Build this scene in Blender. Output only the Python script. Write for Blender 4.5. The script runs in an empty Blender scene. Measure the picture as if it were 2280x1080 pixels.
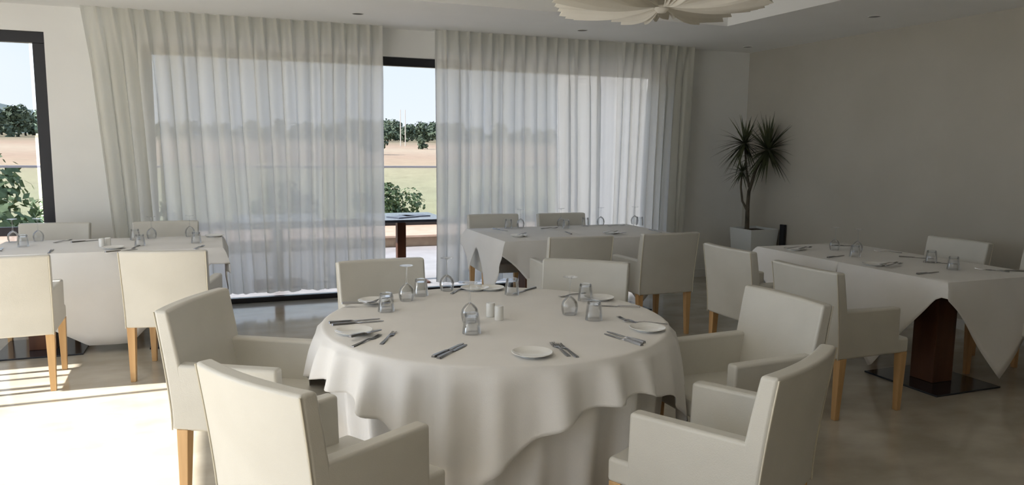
import bpy, bmesh, math, random
from math import sin, cos, pi, radians, sqrt, atan2
from mathutils import Vector, Matrix, noise
C = bpy.context.scene.collection
SC = bpy.context.scene

# ------------------------------------------------------------------ materials
def mat(name, col=(.8,.8,.8), rough=.5, metal=0., spec=.5, **kw):
    m = bpy.data.materials.new(name); m.use_nodes = True
    b = m.node_tree.nodes['Principled BSDF']
    b.inputs['Base Color'].default_value = (*col, 1)
    b.inputs['Roughness'].default_value = rough
    b.inputs['Metallic'].default_value = metal
    b.inputs['Specular IOR Level'].default_value = spec
    for k, v in kw.items(): b.inputs[k].default_value = v
    return m
def nd(m, t, **kw):
    n = m.node_tree.nodes.new(t)
    for k, v in kw.items(): setattr(n, k, v)
    return n
def lk(m, a, b): m.node_tree.links.new(a, b)
def noisy(m, c1, c2, scale=5., detail=4., coord='Object', stretch=(1,1,1), lo=.35, hi=.65, bump=0., bscale=None):
    b = m.node_tree.nodes['Principled BSDF']
    tc = nd(m, 'ShaderNodeTexCoord'); mp = nd(m, 'ShaderNodeMapping')
    mp.inputs['Scale'].default_value = stretch
    lk(m, tc.outputs[coord], mp.inputs['Vector'])
    n = nd(m, 'ShaderNodeTexNoise'); n.inputs['Scale'].default_value = scale; n.inputs['Detail'].default_value = detail
    lk(m, mp.outputs[0], n.inputs['Vector'])
    r = nd(m, 'ShaderNodeValToRGB'); r.color_ramp.elements[0].position = lo; r.color_ramp.elements[1].position = hi
    r.color_ramp.elements[0].color = (*c1, 1); r.color_ramp.elements[1].color = (*c2, 1)
    lk(m, n.outputs['Fac'], r.inputs[0]); lk(m, r.outputs[0], b.inputs['Base Color'])
    if bump:
        n2 = nd(m, 'ShaderNodeTexNoise'); n2.inputs['Scale'].default_value = bscale or scale*8; n2.inputs['Detail'].default_value = 3
        lk(m, mp.outputs[0], n2.inputs['Vector'])
        bp = nd(m, 'ShaderNodeBump'); bp.inputs['Strength'].default_value = bump; bp.inputs['Distance'].default_value = .002
        lk(m, n2.outputs['Fac'], bp.inputs['Height']); lk(m, bp.outputs[0], b.inputs['Normal'])
    return m

M = {}
M['wall']   = noisy(mat('white_plaster', rough=.85), (.78,.78,.76), (.81,.81,.79), 2.0, bump=.15, bscale=160)
M['taupe']  = noisy(mat('taupe_plaster', rough=.85), (.445,.42,.365), (.475,.45,.395), 1.5, bump=.15, bscale=160)
M['ceil']   = noisy(mat('ceiling_paint', rough=.9), (.84,.84,.83), (.86,.86,.85), 2.0)
M['white_paint'] = mat('white_gloss_paint', (.74,.74,.72), .4)
M['floor']  = noisy(mat('polished_marble', rough=.12, spec=.5), (.40,.365,.30), (.50,.46,.39), 3.0, 8, 'Object', (1,1.6,1))
M['black']  = mat('black_aluminium', (.012,.012,.016), .35)
M['leather']= noisy(mat('cream_leatherette', rough=.36, spec=.4), (.57,.555,.505), (.61,.595,.545), 4.0, bump=.25, bscale=260)
M['piping'] = mat('cream_piping', (.60,.56,.46), .5)
M['beech']  = noisy(mat('beech_wood', rough=.42), (.50,.29,.12), (.66,.42,.20), 14, 3, 'Object', (1,1,.08))
M['darkwood']= noisy(mat('dark_brown_wood', rough=.4), (.085,.030,.014), (.15,.058,.026), 9, 4, 'Object', (1,1,.1))
M['plate_metal'] = mat('dark_base_metal', (.055,.06,.075), .14, .6)
M['cloth']  = noisy(mat('white_cotton', rough=.85), (.74,.73,.715), (.78,.77,.755), 3, bump=.3, bscale=420)
M['rear_absorber'] = mat('bounce_cutting_brown', (.16,.13,.10), .85)  # dark brown put in to cut light bounced off the unseen front wall
M['china']  = mat('white_porcelain', (.80,.80,.78), .12)
M['steel']  = mat('stainless_steel', (.34,.34,.35), .20, 1.0)
M['plaster_pot'] = mat('white_pot_lacquer', (.70,.73,.74), .35)
M['soil']   = noisy(mat('potting_soil', rough=.95), (.03,.02,.012), (.08,.055,.03), 60)
M['bark']   = noisy(mat('trunk_bark', rough=.85), (.05,.042,.03), (.12,.10,.07), 30, 4, 'Object', (1,1,.3))
M['leaf']   = noisy(mat('dracaena_leaf', rough=.45), (.045,.055,.028), (.085,.095,.045), 8)
M['pleat']  = noisy(mat('cream_pleated_fabric', rough=.8), (.90,.88,.83), (.94,.92,.87), 4)
def translucent(m, k=.45):
    nt = m.node_tree; b = nt.nodes['Principled BSDF']; o = nt.nodes['Material Output']; t = nt.nodes.new('ShaderNodeBsdfTranslucent'); t.inputs[0].default_value = (.95,.93,.88,1)
    x = nt.nodes.new('ShaderNodeMixShader'); x.inputs[0].default_value = k; nt.links.new(b.outputs[0], x.inputs[1]); nt.links.new(t.outputs[0], x.inputs[2]); nt.links.new(x.outputs[0], o.inputs[0])
translucent(M['pleat'])
M['stone']  = noisy(mat('terrace_tile', rough=.35), (.46,.44,.44), (.56,.54,.54), 4)
M['stone_bounce'] = noisy(mat('bounce_terrace_stone', rough=.6), (.62,.60,.57), (.70,.68,.65), 4)  # made paler than the terrace tile to bounce more sunlight indoors
M['terra']  = noisy(mat('terracotta_coping', rough=.8), (.62,.44,.32), (.72,.52,.40), 5)
M['kerb']   = noisy(mat('brown_kerb_stone', rough=.8), (.26,.19,.13), (.36,.27,.19), 6)
M['olive']  = noisy(mat('olive_foliage', rough=.7), (.07,.105,.045), (.17,.22,.11), 6)
M['treeleaf_haze']= noisy(mat('hazed_ridge_foliage', rough=.75), (.055,.085,.055), (.15,.20,.13), 3)  # distance haze is put into the leaf colour, lighter and greyer
M['hill']   = noisy(mat('far_hill', rough=.9), (.13,.18,.19), (.19,.24,.22), .02)
M['tabletop_out'] = mat('outdoor_tabletop', (.13,.15,.19), .12)
M['paper']  = mat('menu_card', (.10,.12,.16), .3)
M['recess_shade'] = mat('recess_shade_black', (.01,.01,.01), .3)  # near black stands in for the shade inside the ceiling fittings
M['pole']   = mat('pole_concrete', (.62,.60,.55), .8)
M['rail']   = mat('grey_handrail', (.30,.31,.34), .4)

def thin_mat(name, base, alpha_transp, gloss, rough=.05, facing=.25, top=1.):
    m = bpy.data.materials.new(name); m.use_nodes = True; nt = m.node_tree; nt.nodes.clear()
    out = nt.nodes.new('ShaderNodeOutputMaterial'); mx = nt.nodes.new('ShaderNodeMixShader')
    tr = nt.nodes.new('ShaderNodeBsdfTransparent'); gl = nt.nodes.new('ShaderNodeBsdfGlossy'); lw = nt.nodes.new('ShaderNodeLayerWeight')
    tr.inputs[0].default_value = (*base, 1); gl.inputs['Roughness'].default_value = rough
    gl.inputs['Color'].default_value = (gloss, gloss, gloss, 1); lw.inputs[0].default_value = facing
    mr = nt.nodes.new('ShaderNodeMapRange'); mr.inputs['To Max'].default_value = top; nt.links.new(lw.outputs['Fresnel'], mr.inputs['Value']); nt.links.new(mr.outputs[0], mx.inputs[0]); nt.links.new(tr.outputs[0], mx.inputs[1]); nt.links.new(gl.outputs[0], mx.inputs[2])
    nt.links.new(mx.outputs[0], out.inputs[0]); return m
M['pane']  = thin_mat('dimming_window_glass', (.60,.60,.605), 0, .8, .0, .08)  # grey tint added to dim the bright view outdoors
M['glassware'] = thin_mat('clear_glassware', (.955,.96,.965), 0, 1., .05, .30, .75)
M['railglass'] = thin_mat('railing_glass', (.90,.95,.93), 0, .7, .0, .06)

def sheer():
    m = bpy.data.materials.new('sheer_voile'); m.use_nodes = True; nt = m.node_tree; nt.nodes.clear()
    out = nt.nodes.new('ShaderNodeOutputMaterial')
    df = nt.nodes.new('ShaderNodeBsdfDiffuse'); tl = nt.nodes.new('ShaderNodeBsdfTranslucent'); tr = nt.nodes.new('ShaderNodeBsdfTransparent')
    df.inputs[0].default_value = (.80,.75,.63,1); tl.inputs[0].default_value = (.82,.86,.88,1); tr.inputs[0].default_value = (.95,.96,1.,1)
    a = nt.nodes.new('ShaderNodeMixShader'); b = nt.nodes.new('ShaderNodeMixShader'); a.inputs[0].default_value = .58
    lw = nt.nodes.new('ShaderNodeLayerWeight'); lw.inputs[0].default_value = .5
    mr = nt.nodes.new('ShaderNodeMapRange'); mr.inputs['From Min'].default_value = 0; mr.inputs['From Max'].default_value = .9
    mr.inputs['To Min'].default_value = .125; mr.inputs['To Max'].default_value = .03
    nt.links.new(lw.outputs['Facing'], mr.inputs['Value'])
    nt.links.new(df.outputs[0], a.inputs[1]); nt.links.new(tl.outputs[0], a.inputs[2])
    nt.links.new(mr.outputs[0], b.inputs[0]); nt.links.new(a.outputs[0], b.inputs[1]); nt.links.new(tr.outputs[0], b.inputs[2])
    nt.links.new(b.outputs[0], out.inputs[0]); return m
M['sheer'] = sheer()

def brick_white():
    m = mat('white_brickwork', (.8,.8,.8), .8); b = m.node_tree.nodes['Principled BSDF']
    tc = nd(m, 'ShaderNodeTexCoord'); mp = nd(m, 'ShaderNodeMapping'); mp.inputs['Rotation'].default_value = (radians(90), 0, radians(90))
    lk(m, tc.outputs['Object'], mp.inputs[0])
    br = nd(m, 'ShaderNodeTexBrick'); br.inputs['Scale'].default_value = 3.2
    br.inputs['Color1'].default_value = (.72,.72,.71,1); br.inputs['Color2'].default_value = (.58,.58,.57,1); br.inputs['Mortar'].default_value = (.42,.42,.42,1)
    br.inputs['Mortar Size'].default_value = .02
    lk(m, mp.outputs[0], br.inputs['Vector']); lk(m, br.outputs['Color'], b.inputs['Base Color'])
    bp = nd(m, 'ShaderNodeBump'); bp.inputs['Strength'].default_value = .6; bp.inputs['Distance'].default_value = .01
    lk(m, br.outputs['Fac'], bp.inputs['Height']); bp.invert = True; lk(m, bp.outputs[0], b.inputs['Normal']); return m
M['brick'] = brick_white()

def land():
    m = mat('dry_field', (.5,.4,.25), .95); b = m.node_tree.nodes['Principled BSDF']
    tc = nd(m, 'ShaderNodeTexCoord'); sp = nd(m, 'ShaderNodeSeparateXYZ'); lk(m, tc.outputs['Object'], sp.inputs[0])
    n = nd(m, 'ShaderNodeTexNoise'); n.inputs['Scale'].default_value = .05; n.inputs['Detail'].default_value = 8
    mp = nd(m, 'ShaderNodeMapping'); mp.inputs['Scale'].default_value = (1, 1.0, 1); lk(m, tc.outputs['Object'], mp.inputs[0]); lk(m, mp.outputs[0], n.inputs['Vector'])
    ad = nd(m, 'ShaderNodeMath', operation='MULTIPLY_ADD'); ad.inputs[1].default_value = 40; lk(m, n.outputs['Fac'], ad.inputs[0]); lk(m, sp.outputs['Y'], ad.inputs[2])
    mr = nd(m, 'ShaderNodeMapRange'); mr.inputs['From Min'].default_value = 20; mr.inputs['From Max'].default_value = 320; lk(m, ad.outputs[0], mr.inputs['Value'])
    r = nd(m, 'ShaderNodeValToRGB'); e = r.color_ramp.elements
    e[0].position = .05; e[0].color = (.44,.40,.23,1)
    e[1].position = .98; e[1].color = (.32,.27,.17,1)
    for p, c in ((.10,(.50,.43,.25)), (.20,(.50,.44,.28)), (.30,(.56,.46,.30)), (.42,(.50,.36,.25)), (.60,(.56,.45,.32)), (.75,(.50,.36,.25))):
        x = e.new(p); x.color = (*c, 1)
    lk(m, mr.outputs[0], r.inputs[0])
    n2 = nd(m, 'ShaderNodeTexNoise'); n2.inputs['Scale'].default_value = .6; n2.inputs['Detail'].default_value = 6; lk(m, tc.outputs['Object'], n2.inputs['Vector'])
    mx = nd(m, 'ShaderNodeMixRGB', blend_type='MULTIPLY'); mx.inputs[0].default_value = .45
    lk(m, r.outputs[0], mx.inputs[1]); lk(m, n2.outputs['Fac'], mx.inputs[2])
    hs = nd(m, 'ShaderNodeHueSaturation'); hs.inputs['Value'].default_value = 1.15; lk(m, mx.outputs[0], hs.inputs['Color'])
    lk(m, hs.outputs[0], b.inputs['Base Color']); return m
M['land'] = land()

# ------------------------------------------------------------------ mesh helpers
def obj(name, bm, m, parent=None, smooth=True, bevel=0., seg=2, loc=None, rot=None, angle=35):
    me = bpy.data.meshes.new(name); bmesh.ops.recalc_face_normals(bm, faces=bm.faces); bm.to_mesh(me); bm.free()
    me.materials.append(M[m] if isinstance(m, str) else m)
    o = bpy.data.objects.new(name, me); C.objects.link(o)
    if smooth:
        for p in me.polygons: p.use_smooth = True
        if bevel == 0:
            me.set_sharp_from_angle(angle=radians(angle))
    if bevel:
        b = o.modifiers.new('bevel', 'BEVEL'); b.width = bevel; b.segments = seg; b.limit_method = 'ANGLE'; b.angle_limit = radians(50); b.harden_normals = True
    if parent: o.parent = parent
    if loc: o.location = loc
    if rot: o.rotation_euler = rot
    return o
def tag(o, label=None, cat=None, group=None, kind=None):
    if label: o['label'] = label
    if cat: o['category'] = cat
    if group: o['group'] = group
    if kind: o['kind'] = kind
    return o
def thing(name, label, cat, loc=(0,0,0), rz=0, group=None):
    o = bpy.data.objects.new(name, None); C.objects.link(o); o.empty_display_size = .1
    o.location = loc; o.rotation_euler = (0,0,rz); return tag(o, label, cat, group)
def copy_tree(o, parent=None):
    c = o.copy(); C.objects.link(c); c.parent = parent
    for ch in list(o.children): copy_tree(ch, c)
    return c
def box(bm, x0, x1, y0, y1, z0, z1):
    vs = [bm.verts.new((x, y, z)) for x in (x0, x1) for y in (y0, y1) for z in (z0, z1)]
    for f in ((0,1,3,2),(4,6,7,5),(0,4,5,1),(2,3,7,6),(0,2,6,4),(1,5,7,3)): bm.faces.new([vs[i] for i in f])
    return vs
def BX(*boxes):
    bm = bmesh.new()
    for b in boxes: box(bm, *b)
    return bm
def gridbox(nx, ny, nz, fn):
    """closed box of grid faces; fn(u,v,w)->xyz with u,v,w in 0..1"""
    bm = bmesh.new(); d = {}
    def V(i,j,k):
        if (i,j,k) not in d: d[(i,j,k)] = bm.verts.new(fn(i/nx, j/ny, k/nz))
        return d[(i,j,k)]
    for i in range(nx):
        for j in range(ny):
            for k in (0,nz): bm.faces.new([V(i,j,k),V(i+1,j,k),V(i+1,j+1,k),V(i,j+1,k)])
    for i in range(nx):
        for k in range(nz):
            for j in (0,ny): bm.faces.new([V(i,j,k),V(i+1,j,k),V(i+1,j,k+1),V(i,j,k+1)])
    for j in range(ny):
        for k in range(nz):
            for i in (0,nx): bm.faces.new([V(i,j,k),V(i,j+1,k),V(i,j+1,k+1),V(i,j,k+1)])
    return bm
def lathe(bm, prof, n=24, cx=0, cy=0, cap=True):
    rings = []
    for r, z in prof:
        if r < 1e-5: rings.append([bm.verts.new((cx,cy,z))])
        else: rings.append([bm.verts.new((cx+r*cos(2*pi*i/n), cy+r*sin(2*pi*i/n), z)) for i in range(n)])
    for a, b in zip(rings, rings[1:]):
        for i in range(n):
            j = (i+1) % n
            if len(a) == 1 and len(b) == 1: continue
            if len(a) == 1: bm.faces.new([a[0], b[i], b[j]])
            elif len(b) == 1: bm.faces.new([a[i], a[j], b[0]])
            else: bm.faces.new([a[i], a[j], b[j], b[i]])
    if cap:
        for rg in (rings[0], rings[-1]):
            if len(rg) > 2:
                try: bm.faces.new(rg)
                except ValueError: pass
    return bm
def tube(bm, pts, rad, n=8):
    pts = [Vector(p) for p in pts]; rings = []
    for i, p in enumerate(pts):
        t = (pts[min(i+1,len(pts)-1)] - pts[max(i-1,0)]).normalized()
        a = t.cross(Vector((0,0,1)) if abs(t.z) < .9 else Vector((1,0,0))).normalized(); b = t.cross(a)
        r = rad[i] if isinstance(rad, (list,tuple)) else rad
        rings.append([bm.verts.new(p + a*r*cos(2*pi*k/n) + b*r*sin(2*pi*k/n)) for k in range(n)])
    for A, B in zip(rings, rings[1:]):
        for k in range(n): bm.faces.new([A[k], A[(k+1)%n], B[(k+1)%n], B[k]])
    bm.faces.new(rings[0]); bm.faces.new(rings[-1]); return bm
def struct(name, bm, m, **kw):
    o = obj(name, bm, m, smooth=kw.pop('smooth', False), **kw); o['kind'] = 'structure'; return o
# table settings: kind, x, y, turn, what it is
ITEMS = [
 ('knife', 0.566, 3.395, 0.06, 'farther dinner knife at the left rim of the round table, beyond the side plate'),
 ('knife', 0.574, 3.350, 0.05, 'nearer dinner knife at the left rim of the round table, beside the side plate'),
 ('plate', 0.525, 3.174, 0.00, 'white side plate at the left rim of the round table, under a knife'),
 ('spreader', 0.561, 3.086, 0.52, 'dark butter knife lying across the left side plate of the round table'),
 ('fork', 0.544, 3.020, 0.79, 'fork overlapping the near edge of the left side plate on the round table'),
 ('fork', 0.643, 3.041, 1.09, 'fork lying alone right of the left side plate on the round table'),
 ('knife', 0.828, 2.781, 0.75, 'left knife of the crossed pair at the near rim of the round table'),
 ('knife', 0.839, 2.759, 0.79, 'right knife of the pair at the near rim of the round table'),
 ('plate', 1.111, 2.609, 0.00, 'white side plate at the near rim of the round table, beside two forks'),
 ('fork', 1.246, 2.645, 1.48, 'left fork of the pair right of the near side plate on the round table'),
 ('fork', 1.268, 2.622, 1.50, 'right fork of the pair right of the near side plate on the round table'),
 ('knife', 1.562, 2.705, 1.79, 'nearer knife of the pair at the right rim of the round table'),
 ('knife', 1.591, 2.734, 1.79, 'farther knife of the pair at the right rim of the round table'),
 ('plate', 1.762, 2.805, 0.00, 'white side plate at the right rim of the round table, under two forks'),
 ('fork', 1.763, 2.981, 1.70, 'fork with its tines pointing to the table centre beside the right rim plate'),
 ('fork', 1.818, 2.931, 2.49, 'fork with its handle over the right rim plate of the round table'),
 ('knife', 1.863, 3.298, 2.63, 'knife in front of the far right side plate on the round table'),
 ('plate', 1.902, 3.501, 0.00, 'white side plate at the far right rim of the round table'),
 ('fork', 1.790, 3.641, -2.79, 'fork left of the far right side plate on the round table'),
 ('plate', 1.440, 4.020, 0.00, 'white side plate at the far rim of the round table'),
 ('knife', 1.596, 3.855, -2.53, 'knife behind the upturned tumbler at the far rim of the round table'),
 ('fork', 1.231, 3.952, 0.88, 'fork left of the far side plate on the round table'),
 ('plate', 1.370, 4.178, 0.00, 'white saucer at the very far rim of the round table'),
 ('knife', 0.647, 3.706, -0.25, 'knife at the far left rim of the round table'),
 ('plate', 0.701, 3.810, 0.00, 'white side plate at the far left rim of the round table, by chair'),
 ('fork', 0.754, 3.747, -2.42, 'fork over the far left side plate of the round table'),
 ('wine', 0.898, 3.781, 0.00, 'tallest looking upturned wine glass before the chair at the far left of the round table'),
 ('wine', 1.170, 4.048, 0.00, 'upturned wine glass at the far side of the round table, against the curtain'),
 ('wine', 1.560, 3.214, 0.00, 'upturned wine glass on the right half of the round table'),
 ('wine', 1.057, 3.215, 0.00, 'upturned wine glass left of the salt and pepper shakers'),
 ('tumbler', 1.001, 3.885, 0.00, 'upturned tumbler between the two far left wine glasses of the round table'),
 ('tumbler', 1.475, 3.757, 0.00, 'upturned tumbler at the far rim of the round table behind the shakers'),
 ('tumbler', 1.784, 3.490, 0.00, 'upturned tumbler left of the far right side plate'),
 ('tumbler', 1.618, 3.074, 0.00, 'upturned tumbler right of the right wine glass on the round table'),
 ('tumbler', 0.999, 3.013, 0.00, 'upturned tumbler nearest the viewer on the round table'),
 ('tumbler', 0.745, 3.559, 0.00, 'upturned tumbler left of the tall wine glass on the round table'),
 ('shaker', 1.184, 3.289, 0.00, 'white ceramic shaker, left one of the pair at the middle of the round table'),
 ('shaker', 1.199, 3.215, 0.00, 'white ceramic shaker, right one of the pair at the middle of the round table'),
 ('wine', -1.345, 7.101, 0.00, 'upturned wine glass standing in front of the black window frame on the left table'),
 ('wine', -1.519, 7.090, 0.00, 'upturned wine glass at the far left edge of the photo on the left table'),
 ('tumbler', -1.386, 6.676, 0.00, 'upturned tumbler between the two left wine glasses on the left table'),
 ('fork', -1.163, 6.926, 1.05, 'fork near the far edge of the left table, right of the wine glasses'),
 ('knife', -0.993, 6.892, 0.60, 'knife near the far edge of the left table, left of the shakers'),
 ('fork', -1.140, 6.296, 1.62, 'fork at the near edge of the left table, between the two near chairs'),
 ('knife', -1.496, 6.529, 1.75, 'cutlery knife cut by the left photo edge on the left table'),
 ('shaker', -0.831, 6.485, 0.00, 'left shaker of the pair on the left table'),
 ('shaker', -0.794, 6.529, 0.00, 'right shaker of the pair on the left table'),
 ('plate', -0.740, 6.351, 0.00, 'white side plate in front of the shakers on the left table'),
 ('knife', -0.667, 6.200, 0.51, 'dark knife over the plate on the left table'),
 ('fork', -0.590, 6.389, -1.72, 'fork right of the plate on the left table'),
 ('wine', -0.518, 6.959, 0.00, 'upturned wine glass in the middle right of the left table'),
 ('wine', -0.223, 7.076, 0.00, 'upturned wine glass near the right end of the left table'),
 ('tumbler', -0.638, 6.897, 0.00, 'upturned tumbler left of the middle wine glass on the left table'),
 ('tumbler', -0.568, 6.490, 0.00, 'upturned tumbler in front of the middle wine glass on the left table'),
 ('tumbler', -0.165, 6.546, 0.00, 'upturned tumbler at the right end of the left table'),
 ('fork', -0.140, 6.240, 1.24, 'fork at the near right end of the left table'),
 ('plate', -0.027, 6.951, 0.00, 'white side plate at the far right corner of the left table'),
 ('wine', 2.804, 7.063, 0.00, 'leftmost upturned wine glass on the table under the right curtain'),
 ('wine', 3.246, 7.081, 0.00, 'second upturned wine glass from the left on the table under the right curtain'),
 ('wine', 3.700, 7.053, 0.00, 'third upturned wine glass from the left on the table under the right curtain'),
 ('wine', 4.104, 7.043, 0.00, 'rightmost upturned wine glass on the table under the right curtain'),
 ('tumbler', 2.673, 6.923, 0.00, 'upturned tumbler at the left end of the table under the right curtain'),
 ('tumbler', 3.209, 6.733, 0.00, 'upturned tumbler in the middle of the table under the right curtain'),
 ('tumbler', 3.494, 6.875, 0.00, 'upturned tumbler left of the third wine glass on the table under the right curtain'),
 ('tumbler', 4.090, 6.806, 0.00, 'upturned tumbler right of the last wine glass on the table under the right curtain'),
 ('plate', 2.505, 6.230, 0.00, 'white side plate at the near left of the table under the right curtain'),
 ('fork', 2.545, 6.257, 0.82, 'fork over the near left plate of the table under the right curtain'),
 ('knife', 3.054, 6.355, 1.37, 'knife at the near middle of the table under the right curtain'),
 ('plate', 3.415, 6.192, 0.00, 'white side plate at the near right of the table under the right curtain'),
 ('fork', 3.425, 6.209, 0.37, 'fork over the near right plate of the table under the right curtain'),
 ('knife', 3.439, 6.073, 0.48, 'small knife right of the near right plate under the right curtain'),
 ('fork', 3.050, 6.777, 0.19, 'fork by the second wine glass of the table under the right curtain'),
 ('knife', 2.532, 6.774, -1.27, 'knife at the far left of the table under the right curtain'),
 ('fork', 3.832, 6.830, 0.04, 'fork at the far right of the table under the right curtain'),
 ('knife', 3.954, 6.280, -1.57, 'knife at the right end of the table under the right curtain'),
 ('plate', 4.298, 4.769, 0.00, 'white side plate at the far left corner of the right table'),
 ('fork', 4.320, 4.763, 0.03, 'fork on the far left plate of the right table'),
 ('fork', 4.375, 4.733, 0.34, 'second fork beside the far left plate of the right table'),
 ('wine', 4.621, 4.673, 0.00, 'upturned wine glass at the far end of the right table'),
 ('wine', 4.695, 4.514, 0.00, 'upturned wine glass second from the far end of the right table'),
 ('tumbler', 4.478, 4.324, 0.00, 'upturned tumbler in the middle of the right table'),
 ('tumbler', 4.789, 3.925, 0.00, 'upturned tumbler before the chair by the right wall'),
 ('tumbler', 4.663, 3.648, 0.00, 'upturned tumbler nearest the viewer on the right table'),
 ('knife', 4.339, 4.368, 0.28, 'knife at the left edge of the right table, near its far end'),
 ('knife', 4.897, 4.851, -0.29, 'knife at the far edge of the right table'),
 ('fork', 4.952, 4.451, 2.19, 'fork at the far side of the right table, left of the wall chair'),
 ('plate', 4.276, 3.953, 0.00, 'white side plate at the left edge of the right table'),
 ('fork', 4.355, 3.898, 0.17, 'left fork beside the middle plate of the right table'),
 ('fork', 4.346, 3.849, 0.23, 'right fork beside the middle plate of the right table'),
 ('knife', 4.352, 3.582, 0.12, 'knife at the near left edge of the right table'),
 ('knife', 4.837, 3.877, -0.72, 'knife in front of the wall chair on the right table'),
 ('knife', 4.891, 4.137, -0.69, 'knife left of the wall chair tumbler on the right table'),
 ('fork', 4.882, 3.530, 2.10, 'fork near the right end of the right table'),
 ('knife', 4.958, 3.496, 2.56, 'knife beside the fork at the right end of the right table'),
]
# ------------------------------------------------------------------ the room
XL, XR, YB, YF, H = -3.5, 6.05, 7.65, -7.0, 2.70
RX0, RX1, RY0, RY1, RH = .35, 4.55, 1.9, 6.10, 2.95
struct('floor', BX((XL-.3, XR+.3, YF-.3, YB+.2, -.12, 0)), 'floor')
# ceiling with a raised tray
struct('ceiling', BX((XL-.3,RX0,YF-.3,YB+.3,H,H+.4), (RX1,XR+.3,YF-.3,YB+.3,H,H+.4), (RX0,RX1,YF-.3,RY0,H,H+.4), (RX0,RX1,RY1,YB+.3,H,H+.4), (RX0,RX1,RY0,RY1,RH,H+.4)), 'ceil')
W1 = (-2.9, -1.33, .45, 2.48)       # left window of the far wall
W2 = (-.59, 4.80, 0., 2.43)         # long sliding window
struct('wall_back', BX((XL-.3,W1[0],YB,YB+.2,0,H), (W1[0],W1[1],YB,YB+.2,0,W1[2]), (W1[0],W1[1],YB,YB+.2,W1[3],H), (W1[1],W2[0],YB,YB+.2,0,H), (W2[0],W2[1],YB,YB+.2,W2[3],H), (W2[1],XR+.3,YB,YB+.2,0,H)), 'wall')
struct('wall_right', BX((XR,XR+.2,YF,YB,0,H)), 'taupe')
LW = [(5.385,5.56,1.93), (5.60,5.85,1.93), (-.9,.3,2.50), (.36,2.3,2.50), (2.36,5.00,2.50), (5.045,5.33,2.50)]
# left wall: openings (y0,y1,head)
LW.sort()
bxs = [(XL-.2,XL,YF,LW[0][0],0,H)]
for i,(a,b,h) in enumerate(LW):
    bxs.append((XL-.2,XL,a,b,h,H))
    nxt = LW[i+1][0] if i+1 < len(LW) else YB
    if nxt-b > .2: bxs.append((XL-.2,XL,b,nxt,0,H))
struct('wall_left', BX(*bxs), 'wall')
struct('wall_front', BX((XL-.2,XR+.2,YF-.2,YF,0,H)), 'rear_absorber')  # out of view; coloured dark so camera-facing sides stay in shade
struct('baseboard_back', BX((W1[1]-.0,W2[0]-.06,YB-.015,YB,0,.09), (W2[1]+.06,XR,YB-.015,YB,0,.09)), 'white_paint')
struct('baseboard_right', BX((XR-.015,XR,YF,YB,0,.09)), 'white_paint')
# windows
def window(name, x0,x1,z0,z1, y, fr=.09, fd=.07, mull=()):
    w = thing(name, None, None); w['kind'] = 'structure'
    bs = [(x0,x1,y,y+fd,z1-fr,z1), (x0,x0+fr,y,y+fd,z0,z1-fr), (x1-fr,x1,y,y+fd,z0,z1-fr), (x0+fr,x1-fr,y-.0,y+fd,z0,z0+.05)]
    for mx in mull: bs.append((mx-.03,mx+.03,y,y+fd,z0+.05,z1-fr))
    obj('window_frame', BX(*bs), 'black', w, bevel=.004)
    e = [x0+fr]+[m for m in mull]+[x1-fr]
    for a,b in zip(e,e[1:]):
        obj('pane', BX((a+.031,b-.031,y+fd/2-.003,y+fd/2+.003,z0+.051,z1-fr-.001)), 'pane', w, smooth=False)
    return w
window('window_1', *W1, YB+.02, .095, .08)
window('window_2', *W2, YB+.05, .085, .07)
w = thing('window_3', None, None); w['kind'] = 'structure'     # side openings left unglazed to admit full daylight, black posts between
fb = []
for a,b in ((5.33,5.385),(5.56,5.60),(5.00,5.045),(2.30,2.36),(.30,.36)): fb.append((XL-.12,XL-.07,a,b,0,2.5 if a<5.5 else 1.93))
obj('window_frame', BX(*fb), 'black', w, smooth=False)
# downlights
for i,(x,y,ph) in enumerate([(1.22,6.91,'small recessed ceiling spotlight above the left curtain, near its right end'), (3.43,6.91,'small recessed ceiling spotlight above the right curtain'), (5.35,5.13,'recessed ceiling spotlight nearest the taupe right wall'), (5.66,7.2,'small recessed ceiling spotlight in the far right ceiling corner')]):
    t = thing('ceiling_spotlight', ph, 'ceiling light', (x,y,H), 0, 'recessed ceiling spotlights')
    obj('trim_ring', lathe(bmesh.new(), [(.046,-.001),(.046,-.004),(.052,-.004),(.055,0),(.046,0)], 28, cap=False), 'white_paint', t)
    obj('recess_shade_disc', lathe(bmesh.new(), [(0,-.0022),(.046,-.0022),(.046,-.0006),(0,-.0006)], 28), 'recess_shade', t)  # flat disc, no real hole; the shade is painted black

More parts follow.
